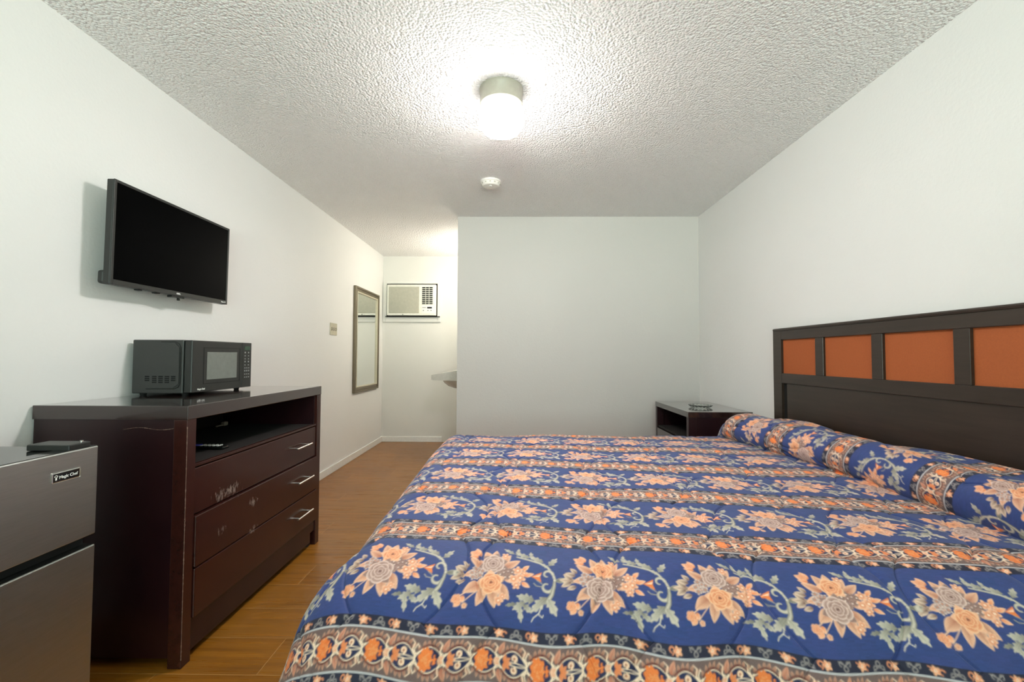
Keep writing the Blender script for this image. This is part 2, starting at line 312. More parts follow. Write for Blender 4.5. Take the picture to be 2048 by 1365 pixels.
def comforter_print():
    P=Print(); rng=np.random.RandomState(4)
    navy,strip=srgb(48,66,124),srgb(35,36,58)
    taupe,taupe2=srgb(132,107,103),srgb(96,76,76)
    peach,peach2,orange,cream=srgb(230,146,106),srgb(250,200,168),srgb(236,130,68),srgb(254,224,198)
    brown,wine=srgb(138,74,58),srgb(76,40,46)
    gdark,gmid,glight=srgb(100,70,68),srgb(172,136,126),srgb(236,208,198)
    sage,sage2,sage3=srgb(112,110,100),srgb(168,160,146),srgb(220,208,192)
    white=srgb(214,210,214)
    yy=(np.arange(P.h)+.5)/RES-TQ/2; d=np.abs(np.abs(yy)-TQ/2)     # distance from the band's centre line
    xx=(np.arange(P.w)+.5)/RES
    P.a[:]=navy
    yarn=np.repeat(rng.randn(P.h//3+1,P.w//24+1),24,1)[:,:P.w].repeat(3,0)[:P.h]          # uneven dye along the yarn
    vio=np.repeat(np.repeat(rng.randn(P.h//40+2,P.w//90+2),40,0),90,1)[:P.h,:P.w]
    P.a*=(1+.07*yarn)[...,None]; P.a*=1+.05*vio[...,None]*np.array([1.6,0.,.2])
    # ------------------------------------------------ the bouquets
    def scroll():
        for (x,y,a,L,wd,lo) in ((.052,.072,2.6,.034,.007,2),(.06,.066,1.5,.03,.007,3),(.092,.062,2.75,.04,.009,3),(.098,.06,1.75,.026,.007,2),(.128,.05,2.7,.042,.010,3),(.142,.040,.95,.036,.010,2),
                               (.142,.032,2.5,.026,.006,2)):
            P.leaf(x,y,a,L,wd,sage,sage3,rib=sage3,lobes=lo,rim=sage2)
        P.stroke([(.06,.062),(.09,.055),(.12,.046),(.14,.034),(.154,.012),(.158,.0)],.0022,.0034,sage2,sage3)
        P.arc(.140,.012,.013,.2,4.6,.0040,.0018,sage2,sage3,r1=.006)
        P.arc(.140,-.020,.016,-.1,-4.9,.0048,.0018,sage2,sage3,r1=.006)
        P.stroke([(.158,-.001),(.157,-.018),(.152,-.040),(.142,-.056)],.0034,.006,sage,sage3)
        P.leaf(.144,-.050,-1.05,.042,.013,sage2,sage3,rib=sage,lobes=2)
        P.leaf(.140,-.046,-2.35,.050,.014,sage,sage3,rib=sage3,lobes=3)
        P.leaf(.112,-.056,2.95,.044,.013,sage,sage3,rib=sage3,lobes=3)
        P.leaf(.090,-.060,-2.5,.034,.010,sage,sage3,rib=sage3,lobes=3)
        P.leaf(.078,-.070,-1.35,.036,.008,sage2,sage3,rib=sage,lobes=2)
        P.leaf(.070,-.066,-2.9,.026,.006,sage,sage2,lobes=2); P.leaf(.088,-.066,-.7,.026,.009,sage,sage3,lobes=2)
        P.stroke([(.130,-.066),(.124,-.082),(.112,-.092),(.108,-.1)],.0012,.0009,sage3); P.stroke([(.122,-.083),(.132,-.09),(.134,-.085)],.001,.0008,sage3)
        P.stroke([(.128,-.014),(.116,-.006),(.112,.0)],.001,.0012,sage2); P.stroke([(.13,-.022),(.114,-.02),(.108,-.014)],.001,.0012,sage2)
        P.leaf(.160,-.004,.18,.034,.007,sage,sage2,rim=sage3); P.leaf(.178,-.002,.9,.012,.004,sage3,sage2); P.leaf(.178,-.002,-.6,.012,.004,sage3,sage2)
        P.stroke([(.074,.004),(.108,.004)],.001,.001,brown); P.poly([(.100,.004),(.126,.018),(.122,.004),(.126,-.010)],orange); P.poly([(.104,.004),(.124,.012),(.12,.004)],peach2)
        P.flower(.158,-.002,.0035,sage3,sage3,sage)
    def bouquet(kind):
        if kind==0: g,p,gr,pr=(.002,.034),(.004,-.020),.030,.029
        else:       g,p,gr,pr=(-.004,-.018),(.006,.038),.034,.027
        L=P.leaf
        # stems and outlying buds
        P.stroke([(-.07,-.06),(-.04,-.04),(-.005,-.01)],.0011,.0013,peach2); P.stroke([(-.056,-.072),(-.03,-.045),(0,-.01)],.0009,.001,peach2)
        P.stroke([(-.05,.066),(-.02,.03)],.001,.0012,brown)
        for (x,y,a,l,wd) in ((-.062,-.066,-2.2,.02,.008),(-.062,-.06,-2.9,.02,.007),(-.058,-.056,-1.5,.016,.006)): L(x,y,a,l,wd,orange,peach2,rim=cream)
        P.rose(-.072,-.064,.0125,orange,peach,peach2,1.,1.6); P.rose(-.05,-.078,.007,wine,peach,cream,.4,1.4)
        for (x,y,a,l,wd) in ((-.04,.058,2.6,.03,.009),(-.036,.062,2.1,.026,.008),(-.04,.054,3.0,.024,.006)): L(x,y,a,l,wd,orange,peach2,rib=brown,rim=peach2)
        P.rose(-.048,.068,.011,orange,peach,peach2,.3,1.5)
        for (x,y,a,l,wd) in ((-.058,-.002,3.1,.044,.007),(-.07,.002,2.5,.026,.007),(-.072,-.004,-2.6,.028,.007),(-.062,.014,2.9,.026,.007),(-.058,.022,2.4,.022,.006),(-.060,-.016,-2.8,.024,.006)):
            L(x,y,a,l,wd,wine,cream,rib=brown,rim=peach2)
        # ring of broad leaves and petals
        for (x,y,a,l,wd) in ((0,.03,2.05,.052,.013),(.004,.034,1.55,.046,.012),(.02,.03,1.0,.044,.011),(.03,.022,.62,.048,.011),(.03,.004,-.45,.044,.012),(.018,-.02,-.85,.052,.013),(.006,-.026,-1.3,.056,.013),
                            (-.008,-.026,-1.85,.054,.012),(-.018,-.018,-2.5,.052,.014),(-.024,.008,-2.9,.046,.011),(-.02,.026,2.6,.046,.011)):
            L(x,y,a,l,wd,srgb(172,92,66),peach2,rib=srgb(178,104,80),rim=cream)
        # clusters
        for i in range(9):
            a=i*2.4; r=.0055*np.sqrt(i); P.flower(-.036+r*np.cos(a),.006+r*np.sin(a),.0085,wine,glight,peach,5,a)
        for i in range(10):
            a=i*2.4; r=.0062*np.sqrt(i); P.flower(.036+r*np.cos(a),.006+r*np.sin(a),.010,gdark,gmid,glight,6,a)
        for (x,y,r) in ((.066,.018,.013),(.074,-.002,.014),(.058,-.006,.013),(.066,-.022,.011),(.082,.012,.009),(.03,.062,.011),(.028,-.062,.012),(.036,-.052,.009)):
            P.flower(x,y,r,srgb(214,110,60),peach2,cream,5,x*90)
        for (x,y,a,l,wd) in ((.082,.004,.3,.026,.006),(.078,.02,.8,.022,.006),(.078,-.014,-.5,.024,.006)): L(x,y,a,l,wd,orange,peach2,rim=cream)
        def gray():
            for k in range(6): L(g[0],g[1],k*1.05+.3,gr*1.25,gr*.42,gdark,gmid,rim=glight)
            P.rose(g[0],g[1],gr,gdark,gmid,glight,.6,3.0)
        def peachrose():
            for k in range(5): L(p[0],p[1],k*1.257+.5,pr*1.22,pr*.46,srgb(214,120,70),peach2,rim=cream)
            P.rose(p[0],p[1],pr,srgb(222,120,66),peach,srgb(252,206,164),2.,2.0)
        (gray(),peachrose()) if kind==0 else (peachrose(),gray())
        P.poly([(p[0]-.004,p[1]-.003),(p[0]+.006,p[1]),(p[0]-.001,p[1]+.006)],brown)
    for k in range(4):
        P.T=[(.135+.27*k,0,1.)]; scroll(); bouquet(k%2)
    P.T=[]
    # ------------------------------------------------ stripes: dark strip, white cord, taupe band
    P.a[d<.066]=strip
    for side in (-1,1):
        yc=side*(TQ/2-.0545); up=-side
        for i in range(28):
            x=(i+.5)*TP/28; f=up*(1 if i%4<2 else -1)
            if i%2==0:
                for a in np.arange(5)*1.257+.6: P.leaf(x,yc,a,.0105,.0036,orange,peach2)
                P.arc(x+.012*f,yc-.002*f,.005,.5,4.5,.0016,.0012,peach); P.flower(x,yc,.004,peach2,cream,brown)
                P.stroke([(x-.004,yc+.003),(x-.012,yc+.007*f)],.0016,.001,peach)
            else:
                P.arc(x,yc+.004*f,.0045,0,6.2,.0012,.0012,srgb(150,140,140)); P.arc(x-.008,yc-.004*f,.004,0,4.5,.0011,.001,srgb(150,140,140)); P.arc(x+.008,yc-.004*f,.004,3.1,-1.4,.0011,.001,srgb(150,140,140))
                P.stroke([(x-.013,yc-.008*f),(x,yc-.002*f),(x+.013,yc-.008*f)],.001,.001,srgb(150,140,140))
    hatch=((np.floor(xx*1000/1.5)[None,:]+np.floor(yy*1000/1.5)[:,None])%2)[...,None]
    P.a=np.where((d<.042)[:,None,None],taupe*(1-hatch)+taupe2*hatch,P.a)
    P.a=np.where((np.abs(d-.042)<.0013)[:,None,None],white,P.a)
    PITCH=TP/9
    def band():
        # chain of pointed medallions: one with an orange heart, the next with two curls
        for i in range(18):
            x=(i+.5)*PITCH/2; h=.0245; wd=.0300; heart=i%2==0
            t=np.linspace(0,1,24); top=[(x-wd+2*wd*a,h*np.sin(np.pi*a)**.75) for a in t]
            P.poly(top+[(px,-py) for px,py in top[::-1]],srgb(36,42,80))
            for f in (1,-1):
                P.stroke([(px,f*py) for px,py in top],.0011,.0011,cream)
                for a in np.linspace(.14,.80,6):            # flame petals round the shoulder
                    px,py=x-wd+2*wd*a,h*np.sin(np.pi*a)**.75
                    P.leaf(px,f*py,f*(2.1-1.7*a),.012+.004*a,.0034,brown,srgb(214,164,140),rim=None)
                P.stroke([(px,f*(py+.0014)) for px,py in top[3:20]],.0024,.0016,wine,brown)
                P.stroke([(px,f*(py-.002)) for px,py in top[2:22]],.0008,.0008,cream)
                P.stroke([(x+wd*.72,f*.016),(x+wd*.82,f*.027),(x+wd*.58,f*.033)],.0016,.0007,cream,peach2)
                P.stroke([(x+wd*.72,f*.014),(x+wd*1.05,f*.008),(x+wd*1.45,f*.017)],.0010,.0010,cream)
            if heart:
                P.poly([(x+.019*np.cos(a)*(1+.10*np.sin(11*a))-.003,.0195*np.sin(a)*(1-.35*np.cos(a))*(1+.10*np.sin(11*a+1))) for a in np.linspace(0,6.283,60)],srgb(240,128,62))
                for k in range(26):
                    a,r=rng.rand()*6.28,rng.rand()**.5*.9; P.flower(x-.004+.013*r*np.cos(a),.013*r*np.sin(a),.0022,srgb(250,170,110),srgb(240,140,76),srgb(214,96,40))
                for f in (1,-1): P.arc(x+.013,f*.007,.006,f*.4,f*3.8,.003,.0016,srgb(36,42,80))
                P.leaf(x+wd*.62,0,.35,.016,.006,peach,cream); P.leaf(x+wd*.62,0,-.35,.016,.006,peach,cream); P.leaf(x+wd*.6,0,0,.020,.006,peach2,peach)
            else:
                for a in (0,.7,-.7,1.5,-1.5): P.leaf(x-.018,0,a,.016,.0042,orange,peach)
                for f in (1,-1):
                    P.arc(x+.003,f*.0105,.0046,f*-1.2,f*3.9,.0026,.0018,peach2,cream); P.flower(x+.003,f*.0105,.0028,brown,peach,cream)
                    P.stroke([(x-.006,f*.002),(x+.008,f*.003),(x+wd,f*.001)],.0010,.0008,cream)
            for f in (1,-1):                                  # leaf standing in each gap
                if heart: P.leaf(x+wd*.98,f*.014,f*1.2,.026,.006,srgb(190,108,84),srgb(226,164,136),rib=brown)
                else: P.stroke([(x+wd,f*.004),(x+wd*.86,f*.015),(x+wd*1.05,f*.026),(x+wd*1.2,f*.020)],.0012,.0008,cream)
    P.T=[(0,-TQ/2,1.)]; band(); P.T=[(0,TQ/2,1.)]; rng=np.random.RandomState(4); band(); P.T=[]
    return np.clip(P.a*.96,0,1)
# ---------------------------------------------------------------- ceiling lamp and smoke detector
t=thing('ceiling_lamp',(-.083,2.155,H),'round ceiling lamp with glowing opal glass globe under a cream metal base','ceiling lamp')
MB().lathe([(0,0),(.108,0),(.108,-.018),(.105,-.022),(.105,-.078),(.098,-.082),(0,-.082)],-.083,2.155,H,64).build('lamp_base',MAT['cream'],t,True)
MB().lathe([(.085,-.079),(.100,-.086),(.110,-.105),(.111,-.15),(.104,-.185),(.088,-.207),(.055,-.219),(0,-.222)],-.083,2.155,H,64).build('glass_globe',MAT['globe'],t,True,'glowing white opal glass globe')
t=thing('smoke_detector',(-.205,3.30,H),'small round off-white smoke detector on the textured ceiling','smoke detector')
MB().lathe([(0,0),(.076,0),(.076,-.012),(.070,-.016),(.066,-.030),(.056,-.040),(0,-.042)],-.205,3.30,H,48).build('housing',MAT['detector'],t,True)
for k in range(12):
    MB().box(-.006,.006,.066,.0695,-.028,-.020,0,2,Matrix.Translation((-.205,3.30,H))@Matrix.Rotation(k*PI/6,4,'Z')).build('vent_slot',MAT['ac_grille'],t)
MB().lathe([(0,-.041),(.012,-.041),(.011,-.046),(0,-.046)],-.205,3.28,H,24).build('test_button',MAT['trim'],t,True)

# ---------------------------------------------------------------- television on the left wall
t=thing('television',(XL+.10,2.171,1.42),'black flat screen television on a wall bracket above the microwave','television')
z0=1.412
tilt=Matrix.Translation((-1.672,2.159,z0))@Matrix.Rotation(math.radians(.6),4,'Y')
def tv(mb): mb.bm.transform(tilt); return mb
hh=.4395; W2=.367
b=MB(); b.box(-.034,-.004,-W2,W2,0,hh,.004); 
for (a0,a1,c0,c1) in ((-W2,-W2+.012,0,hh),(W2-.012,W2,0,hh),(-W2+.012,W2-.012,0,.022),(-W2+.012,W2-.012,hh-.012,hh)): b.box(-.006,0,a0,a1,c0,c1,.0015)
tv(b).build('bezel',MAT['black'],t)
b=MB().box(-.005,-.0015,-W2+.0115,W2-.0115,.0215,hh-.0115); tv(b).build('screen',MAT['screen'],t,label='matt black switched-off screen')
b=MB().box(-.062,-.030,-W2+.003,W2-.02,.003,.060,.010); tv(b).build('rear_housing',MAT['black'],t)
b=MB().box(-.030,-.004,-.035,.045,-.010,.002,.002); b.lathe([(0,-.022),(.006,-.021),(.007,-.016),(.006,-.009),(0,-.009)],-.012,.015,0,16); tv(b).build('sensor_bump',MAT['black_gloss'],t)
for (a0,a1) in ((-.225,-.205),(-.130,-.105)): tv(MB().box(-.026,-.006,a0,a1,-.005,.002)).build('stand_socket',MAT['rubber'],t)
b=MB(); b.box(XL,XL+.006,2.05,2.29,1.50,1.74,.002); b.box(XL+.006,XL+.068,2.08,2.11,1.52,1.74,.003); b.box(XL+.006,XL+.068,2.23,2.26,1.52,1.74,.003); b.build('wall_bracket',MAT['charcoal'],t)
def lettering(name,body,size,m,parent,mat,extr=.0004,bold=False):
    cu=bpy.data.curves.new('tmp_text','FONT'); cu.body=body; cu.size=size; cu.extrude=extr; cu.align_x='CENTER'; cu.align_y='CENTER'
    if bold: cu.offset=size*.018
    o=bpy.data.objects.new('tmp_text',cu); C.objects.link(o); bpy.context.view_layer.update()
    me=bpy.data.meshes.new_from_object(o.evaluated_get(bpy.context.evaluated_depsgraph_get())); bpy.data.objects.remove(o); bpy.data.curves.remove(cu)
    me.transform(mat); me.transform(parent.matrix_world.inverted()); me.materials.clear(); me.materials.append(m); me.name=name
    r=bpy.data.objects.new(name,me); C.objects.link(r); r.parent=parent; return r
FACE_X=Matrix(((0,0,1,0),(1,0,0,0),(0,1,0,0),(0,0,0,1)))     # text lying in XY -> on a face looking along +X, reading along +Y
bpy.context.view_layer.update()
lettering('maker_mark','onn.',.015,MAT['white'],t,tilt@Matrix.Translation((.0004,0,.012))@FACE_X,bold=True)
lettering('maker_mark','Roku TV',.010,MAT['white'],t,tilt@Matrix.Translation((.0004,W2-.034,.011))@FACE_X,bold=True)

# ---------------------------------------------------------------- dresser
DX,DB,D0,D1,DZ=-1.1949,XL+.006,1.6048,2.7021,.935
t=thing('dresser',((DX+DB)/2,(D0+D1)/2,0),'dark cherry dresser with open top shelf and scuffed drawers beside the fridge','dresser')
MB().box(DB,DX,D0,D1,DZ-.0505,DZ,.002).build('top_slab',MAT['cherry_top'],t)
ZT=DZ-.0505
for s,(a,c) in enumerate(((D0+.001,D0+.047),(D1-.047,D1-.001))):
    b=MB(); b.box(DX-.052,DX-.002,a,c,0,ZT,.0018); b.build('front_post',MAT['cherry_worn'],t)
    e=.003 if s==0 else -.003
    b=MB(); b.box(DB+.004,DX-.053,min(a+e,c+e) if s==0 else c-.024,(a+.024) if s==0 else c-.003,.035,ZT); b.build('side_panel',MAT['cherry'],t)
rnd=random.Random(3)
def chipped(z0,z1,n,wmax,place,name):
    """one ragged pale sliver where the finish is knocked off"""
    b=bmesh.new(); L=[];R=[]
    for k in range(n+1):
        z=z0+(z1-z0)*k/n; w=.0004+wmax*max(0,rnd.gauss(-.1,.55))
        L.append(b.verts.new(place(z,-w))); R.append(b.verts.new(place(z,w)))
    M_=[b.verts.new((l.co+r.co)/2+Vector((.0006,-.0006,0))) for l,r in zip(L,R)]
    for k in range(n):
        b.faces.new((L[k],M_[k],M_[k+1],L[k+1])); b.faces.new((M_[k],R[k],R[k+1],M_[k+1]))
    m=MB(); m.add(b); m.build(name,MAT['chip'],t,label='pale chipped edge of the near corner')
chipped(.03,.86,160,.0022,lambda z,w:(DX-.0022+min(w,0)*1.0,D0+.0012+max(w,0)*-.0-.0003,z) if w<0 else (DX-.0014,D0+.0016+w,z),'worn_edge')
chipped(DX-.24,DX-.03,60,.0020,lambda x,w:(x,D0+.0036,.852+w+.004*math.sin(x*40)),'worn_edge')
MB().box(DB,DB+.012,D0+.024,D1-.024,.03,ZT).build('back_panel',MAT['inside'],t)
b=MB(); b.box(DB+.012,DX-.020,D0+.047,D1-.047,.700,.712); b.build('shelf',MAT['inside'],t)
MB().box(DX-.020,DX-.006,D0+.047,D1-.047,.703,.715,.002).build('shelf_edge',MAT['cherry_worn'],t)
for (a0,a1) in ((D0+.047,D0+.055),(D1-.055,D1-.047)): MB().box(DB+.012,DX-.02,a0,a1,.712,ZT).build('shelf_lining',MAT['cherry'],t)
for (za,zb,px) in ((.527,.698,-.006),(.334,.522,.006),(.152,.329,.006)):
    d=MB().box(DX-.03+px,DX-.002+px,D0+.050,D1-.051,za,zb,.0032).build('drawer',MAT['cherry_worn'],t)
    zc=(za+zb)/2+.006; h0=2.375; xf=DX-.002+px
    b=MB(); b.tube([(xf+.030,h0,zc),(xf+.030,h0+.17,zc)],.0048,10)
    for yy in (h0+.022,h0+.148): b.tube([(xf-.001,yy,zc),(xf+.030,yy,zc)],.0042,10)
    b.build('handle',MAT['chrome'],d,True,'brushed chrome bar handle')
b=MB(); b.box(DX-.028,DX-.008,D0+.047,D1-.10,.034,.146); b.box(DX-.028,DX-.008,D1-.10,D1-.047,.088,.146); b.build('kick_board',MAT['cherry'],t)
MB().box(DX-.06,DX-.03,D1-.085,D1-.05,0,.10).build('rear_foot',MAT['inside'],t)
for a0 in (D0+.02,D1-.06): MB().box(DB+.02,DB+.06,a0,a0+.04,0,.05).build('rear_foot',MAT['inside'],t)
t=thing('remote_control',(-1.35,1.935,.712),'slim black remote control with blue and white buttons on the dresser shelf','remote control')
MB().box(-1.435,-1.268,1.912,1.958,.7125,.727,.006,3).build('body',MAT['black_gloss'],t)
for k in range(3): MB().box(-1.425+.016*k,-1.414+.016*k,1.920,1.950,.7265,.7295,.001).build('button',MAT['blue'],t,label='blue button')
for k in range(5):
    for j in range(3): MB().box(-1.375+.018*k,-1.366+.018*k,1.920+.012*j,1.928+.012*j,.7265,.7290,.001).build('button',MAT['white'],t,label='white button')
b=MB(); b.tube([(-1.70,2.50,.717),(-1.695,2.53,.719),(-1.70,2.56,.717)],.004,8); b.box(-1.712,-1.688,2.555,2.59,.712,.735,.006)
tag(b.build('cable_plug',MAT['plate'],None,True),'small pale cable plug lying at the back of the dresser shelf','cable plug')

# ---------------------------------------------------------------- microwave on the dresser
MX0,MX1,MY0,MY1,MZ0,MZ1=-1.752,-1.478,2.000,2.452,.946,1.190
t=thing('microwave_oven',((MX0+MX1)/2,2.226,DZ),'black countertop microwave oven standing on the dresser under the television','microwave')
b=MB(); b.box(MX0,MX1-.040,MY0,MY1,MZ0,MZ1,.004); b.build('case',MAT['charcoal'],t)
b=MB(); b.prism([(-1.69,.99),(-1.675,.972),(-1.56,.972),(-1.535,.990),(-1.535,1.155),(-1.556,1.176),(-1.675,1.176),(-1.69,1.160)],'Y',MY0-.003,MY0+.002); b.build('side_panel',MAT['charcoal'],t)
b=MB(); pts=[(-1.685,.967),(-1.558,.967),(-1.538,.975),(-1.530,.992),(-1.530,1.155),(-1.538,1.172),(-1.556,1.181),(-1.62,1.181)]
b.tube([(x,MY0-.0008,z) for x,z in pts],.0016,6); b.build('side_groove',MAT['rubber'],t)
b=MB()
for i in range(5):
    for j in range(3 if i in (0,4) else 4):
        x=-1.690+.029*i+(0.004 if i else 0); z=1.020-.0085*j; b.box(x,x+.0205,MY0-.0042,MY0+.002,z,z+.0054,.0008,1)
b.build('air_vents',MAT['void'],t,label='dark slotted air vents')
DRY=MY1-.085                                        # door | control panel
d=MB().box(MX1-.036,MX1,MY0+.001,DRY-.001,MZ0+.002,MZ1-.001,.004).build('door',MAT['black'],t)
b=MB(); 
for (a0,a1,c0,c1) in ((MY0+.075,DRY-.02,1.155,1.157),(MY0+.075,DRY-.02,.985,.987),(MY0+.075,MY0+.077,.987,1.155),(DRY-.022,DRY-.02,.987,1.155)): b.box(MX1-.0005,MX1+.0012,a0,a1,c0,c1)
b.build('door_trim',MAT['rubber'],d)
MB().box(MX1-.002,MX1+.0008,MY0+.098,DRY-.045,1.004,1.136,.0006,1).build('window',MAT['glasswin'],d,label='door window coloured grey for its reflection')  # reflection on the glass put into its base colour
p=MB().box(MX1-.036,MX1-.0005,DRY+.001,MY1-.001,MZ0+.002,MZ1-.001,.003).build('control_panel',MAT['black'],t)
MB().box(MX1-.001,MX1+.0008,DRY+.022,MY1-.018,1.148,1.170,.0006,1).build('display',MAT['green_led'],p)
b=MB()
for r in range(9):
    for c in range(3 if r>4 else 2):
        y=DRY+.022+(.017 if r>4 else .030)*c; z=1.132-.0165*r; b.box(MX1-.001,MX1+.0006,y,y+.008,z,z+(.005 if r%3 else .008),.0003,1)
b.build('buttons',MAT['grey'],p)
lettering('maker_mark','Magic Chef',.011,MAT['white'],d,Matrix.Translation((MX1+.0006,MY0+.062,MZ0+.016))@FACE_X,bold=True)
for yy in (MY0+.03,MY1-.05):
    for xx in (MX0+.03,MX1-.05): MB().lathe([(0,0),(.011,0),(.013,.005),(.013,.0115),(0,.0115)],xx,yy,DZ,20).build('foot',MAT['rubber'],t,True)

# ---------------------------------------------------------------- fridge in the near left corner
FX,FB,FY0,FY1,FZ=-1.240,-1.735,.835,1.310,.853
t=thing('mini_fridge',((FX+FB)/2,(FY0+FY1)/2,0),'two-door stainless steel mini fridge with black top in the near left corner','fridge')
MB().box(FB,FX-.052,FY0+.004,FY1-.004,.02,FZ-.004,.006).build('cabinet',MAT['black_gloss'],t)
for (za,zb) in ((.596,FZ),(.045,.566)):
    d=MB().box(FX-.046,FX,FY0,FY1,za,zb,.004).build('door',MAT['steel'],t)
    e=MB(); e.box(FX-.0475,FX-.003,FY0+.003,FY1-.003,zb-.0035,zb+.0008); e.build('door_cap',MAT['black_gloss'],d)
    g=MB().box(FX-.054,FX-.046,FY0+.012,FY1-.012,za+.01,zb-.01); g.build('gasket',MAT['rubber'],d)
MB().box(FX-.060,FX-.030,FY0+.002,FY1-.008,.560,.600).build('handle_recess',MAT['void'],t)
b=MB().box(FX-.135,FX-.012,FY1-.075,FY1-.012,FZ-.003,FZ+.0145,.003); b.build('hinge_cover',MAT['black'],t)
MB().lathe([(0,FZ),(.0045,FZ),(.0045,FZ+.019),(0,FZ+.019)],FX-.022,FY1-.030,0,16).build('hinge_pin',MAT['chrome'],t,True)
for xx in (FB+.04,FX-.09):
    for yy in (FY0+.05,FY1-.05): MB().lathe([(0,0),(.018,0),(.016,.021),(0,.021)],xx,yy,0,20).build('foot',MAT['rubber'],t,True)
bd=MB().box(FX-.001,FX+.0018,1.178,1.256,.7745,.8030,.003,2).build('badge',MAT['chrome'],t,label='silver-edged black name badge')
MB().box(FX+.0016,FX+.0024,1.1815,1.2525,.7775,.8000,.0004,1).build('badge_field',MAT['black_gloss'],bd)
bpy.context.view_layer.update()
lettering('badge_lettering','Magic Chef',.0112,MAT['white'],bd,Matrix.Translation((FX+.0026,1.2215,.7880))@FACE_X,bold=True)
b=MB(); zc=.7885; yc=1.1885
for (yy,zz,r) in ((yc-.0022,zc+.004,.0026),(yc,zc+.0052,.0028),(yc+.0022,zc+.004,.0026)): b.lathe([(0,0),(r,0),(r,.0006),(0,.0006)],0,0,0,16,mat=Matrix.Translation((FX+.0022,yy,zz))@Matrix.Rotation(PI/2,4,'Y'))
b.box(FX+.0022,FX+.0028,yc-.0020,yc+.0020,zc-.006,zc+.003); b.build('badge_emblem',MAT['white'],bd)

# ---------------------------------------------------------------- mirror, switch plate, air conditioner, basin
t=thing('wall_mirror',(XL,5.18,1.30),'tall narrow mirror in a champagne frame on the left wall near the alcove','mirror')
y0,y1,z0,z1=4.76,5.58,.715,1.885
def ring(off0,off1,xa,xb,bev):
    b=MB(); 
    for (a0,a1,c0,c1) in ((y0+off0,y0+off1,z0+off0,z1-off0),(y1-off1,y1-off0,z0+off0,z1-off0),(y0+off1,y1-off1,z0+off0,z0+off1),(y0+off1,y1-off1,z1-off1,z1-off0)): b.box(xa,xb,a0,a1,c0,c1,bev)
    return b
ring(0,.022,XL,XL+.030,.004).build('frame',MAT['brass'],t); ring(.020,.058,XL,XL+.022,.006).build('frame_moulding',MAT['brass'],t); ring(.055,.070,XL,XL+.027,.003).build('inner_bead',MAT['plate'],t)
MB().box(XL+.002,XL+.012,y0+.06,y1-.06,z0+.06,z1-.06).build('mirror_glass',MAT['mirror'],t,label='silvered mirror glass')
t=thing('switch_plate',(XL,4.245,1.375),'beige wall plate with three toggle switches between dresser and mirror','switch plate')
MB().box(XL,XL+.008,4.168,4.322,1.318,1.434,.003).build('plate',MAT['plate'],t)
for k in range(3):
    yk=4.199+.046*k; MB().box(XL+.007,XL+.0088,yk-.0065,yk+.0065,1.360,1.392).build('slot',MAT['void'],t)
    MB().box(XL+.006,XL+.020,yk-.0045,yk+.0045,1.371,1.381,.002,mat=None).build('toggle',MAT['plate'],t)
ax0,ax1,az0,az1=-1.708,-1.066,1.648,2.056
t=thing('air_conditioner',(-1.387,YA,1.852),'white window air conditioner set high in the alcove wall','air conditioner')
b=MB(); 
for (a0,a1,c0,c1) in ((XL+.004,ax0-.014,1.566,2.10),(ax1+.014,-1.010,1.566,2.10),(ax0-.014,ax1+.014,2.072,2.10),(ax0-.014,ax1+.014,1.566,1.632)): b.box(a0,a1,YA-.022,YA,c0,c1,.003)
b.build('trim_board',MAT['alcove'],t); MB().box(ax0-.014,ax1+.014,YA-.006,YA-.001,1.632,2.072).build('gap',MAT['void'],t)
b=MB(); b.box(ax0,ax1,YA-.060,YA-.001,az0,az1,.012,3); b.build('case',MAT['ac'],t)
MB().box(ax0-.02,ax1+.05,YA-.055,YA-.022,az0-.018,az0-.008,.002).build('shadow_strip',MAT['inside'],t)  # dark strip stands in for the shadow gap under the case
g=MB().box(ax0+.025,ax0+.425,YA-.064,YA-.058,az0+.030,az1-.030,.003); g=g.build('intake_grille',MAT['ac_grille'],t)
b=MB()
for k in range(34): z=az0+.038+k*.0101; b.box(ax0+.030,ax0+.420,YA-.0665,YA-.063,z,z+.0055)
b.build('grille_slats',MAT['ac_grille'],g)
v=MB().box(ax0+.462,ax0+.600,YA-.062,YA-.056,az1-.265,az1-.030).build('outlet_vent',MAT['void'],t,label='dark louvred outlet vent')
b=MB()
for k in range(10): z=az1-.262+k*.0252; b.box(ax0+.462,ax0+.600,YA-.0650,YA-.060,z,z+.0080,.001)
for k in range(2): b.box(ax0+.507+.045*k,ax0+.511+.045*k,YA-.068,YA-.060,az1-.265,az1-.030)
b.build('louvre',MAT['ac'],v)
cpn=MB().box(ax0+.455,ax0+.610,YA-.063,YA-.058,az0+.03,az0+.130,.002).build('control_panel',MAT['trim'],t)
MB().box(ax0+.530,ax0+.592,YA-.065,YA-.062,az0+.092,az0+.112).build('display',MAT['rubber'],cpn)
for k in range(3): MB().box(ax0+.470+.016*k,ax0+.480+.016*k,YA-.065,YA-.062,az0+.100,az0+.108).build('button',MAT['rubber'],cpn)
for k in (0,3,5): MB().box(ax0+.474+.020*k,ax0+.488+.020*k,YA-.065,YA-.062,az0+.062,az0+.070).build('button',MAT['rubber'],cpn)
MB().lathe([(0,0),(.006,0),(.006,.004),(0,.004)],0,0,0,16,mat=Matrix.Translation((ax0+.212,YA-.058,az0+.012))@Matrix.Rotation(PI/2,4,'X')).build('screw',MAT['charcoal'],t)
t=thing('wash_basin',(XA,5.13,.85),'white porcelain wall-hung wash basin half hidden behind the partition','wash basin')
b=MB(); bw=[(-.955,.858),(-.955,.912),(-.930,.918),(-.62,.962),(-.55,.985),(XA,.985),(XA,.840),(-.93,.850)]
b.prism(bw,'Y',4.92,5.42)
BAS=b.build('basin_rim',MAT['porcelain'],t,False)
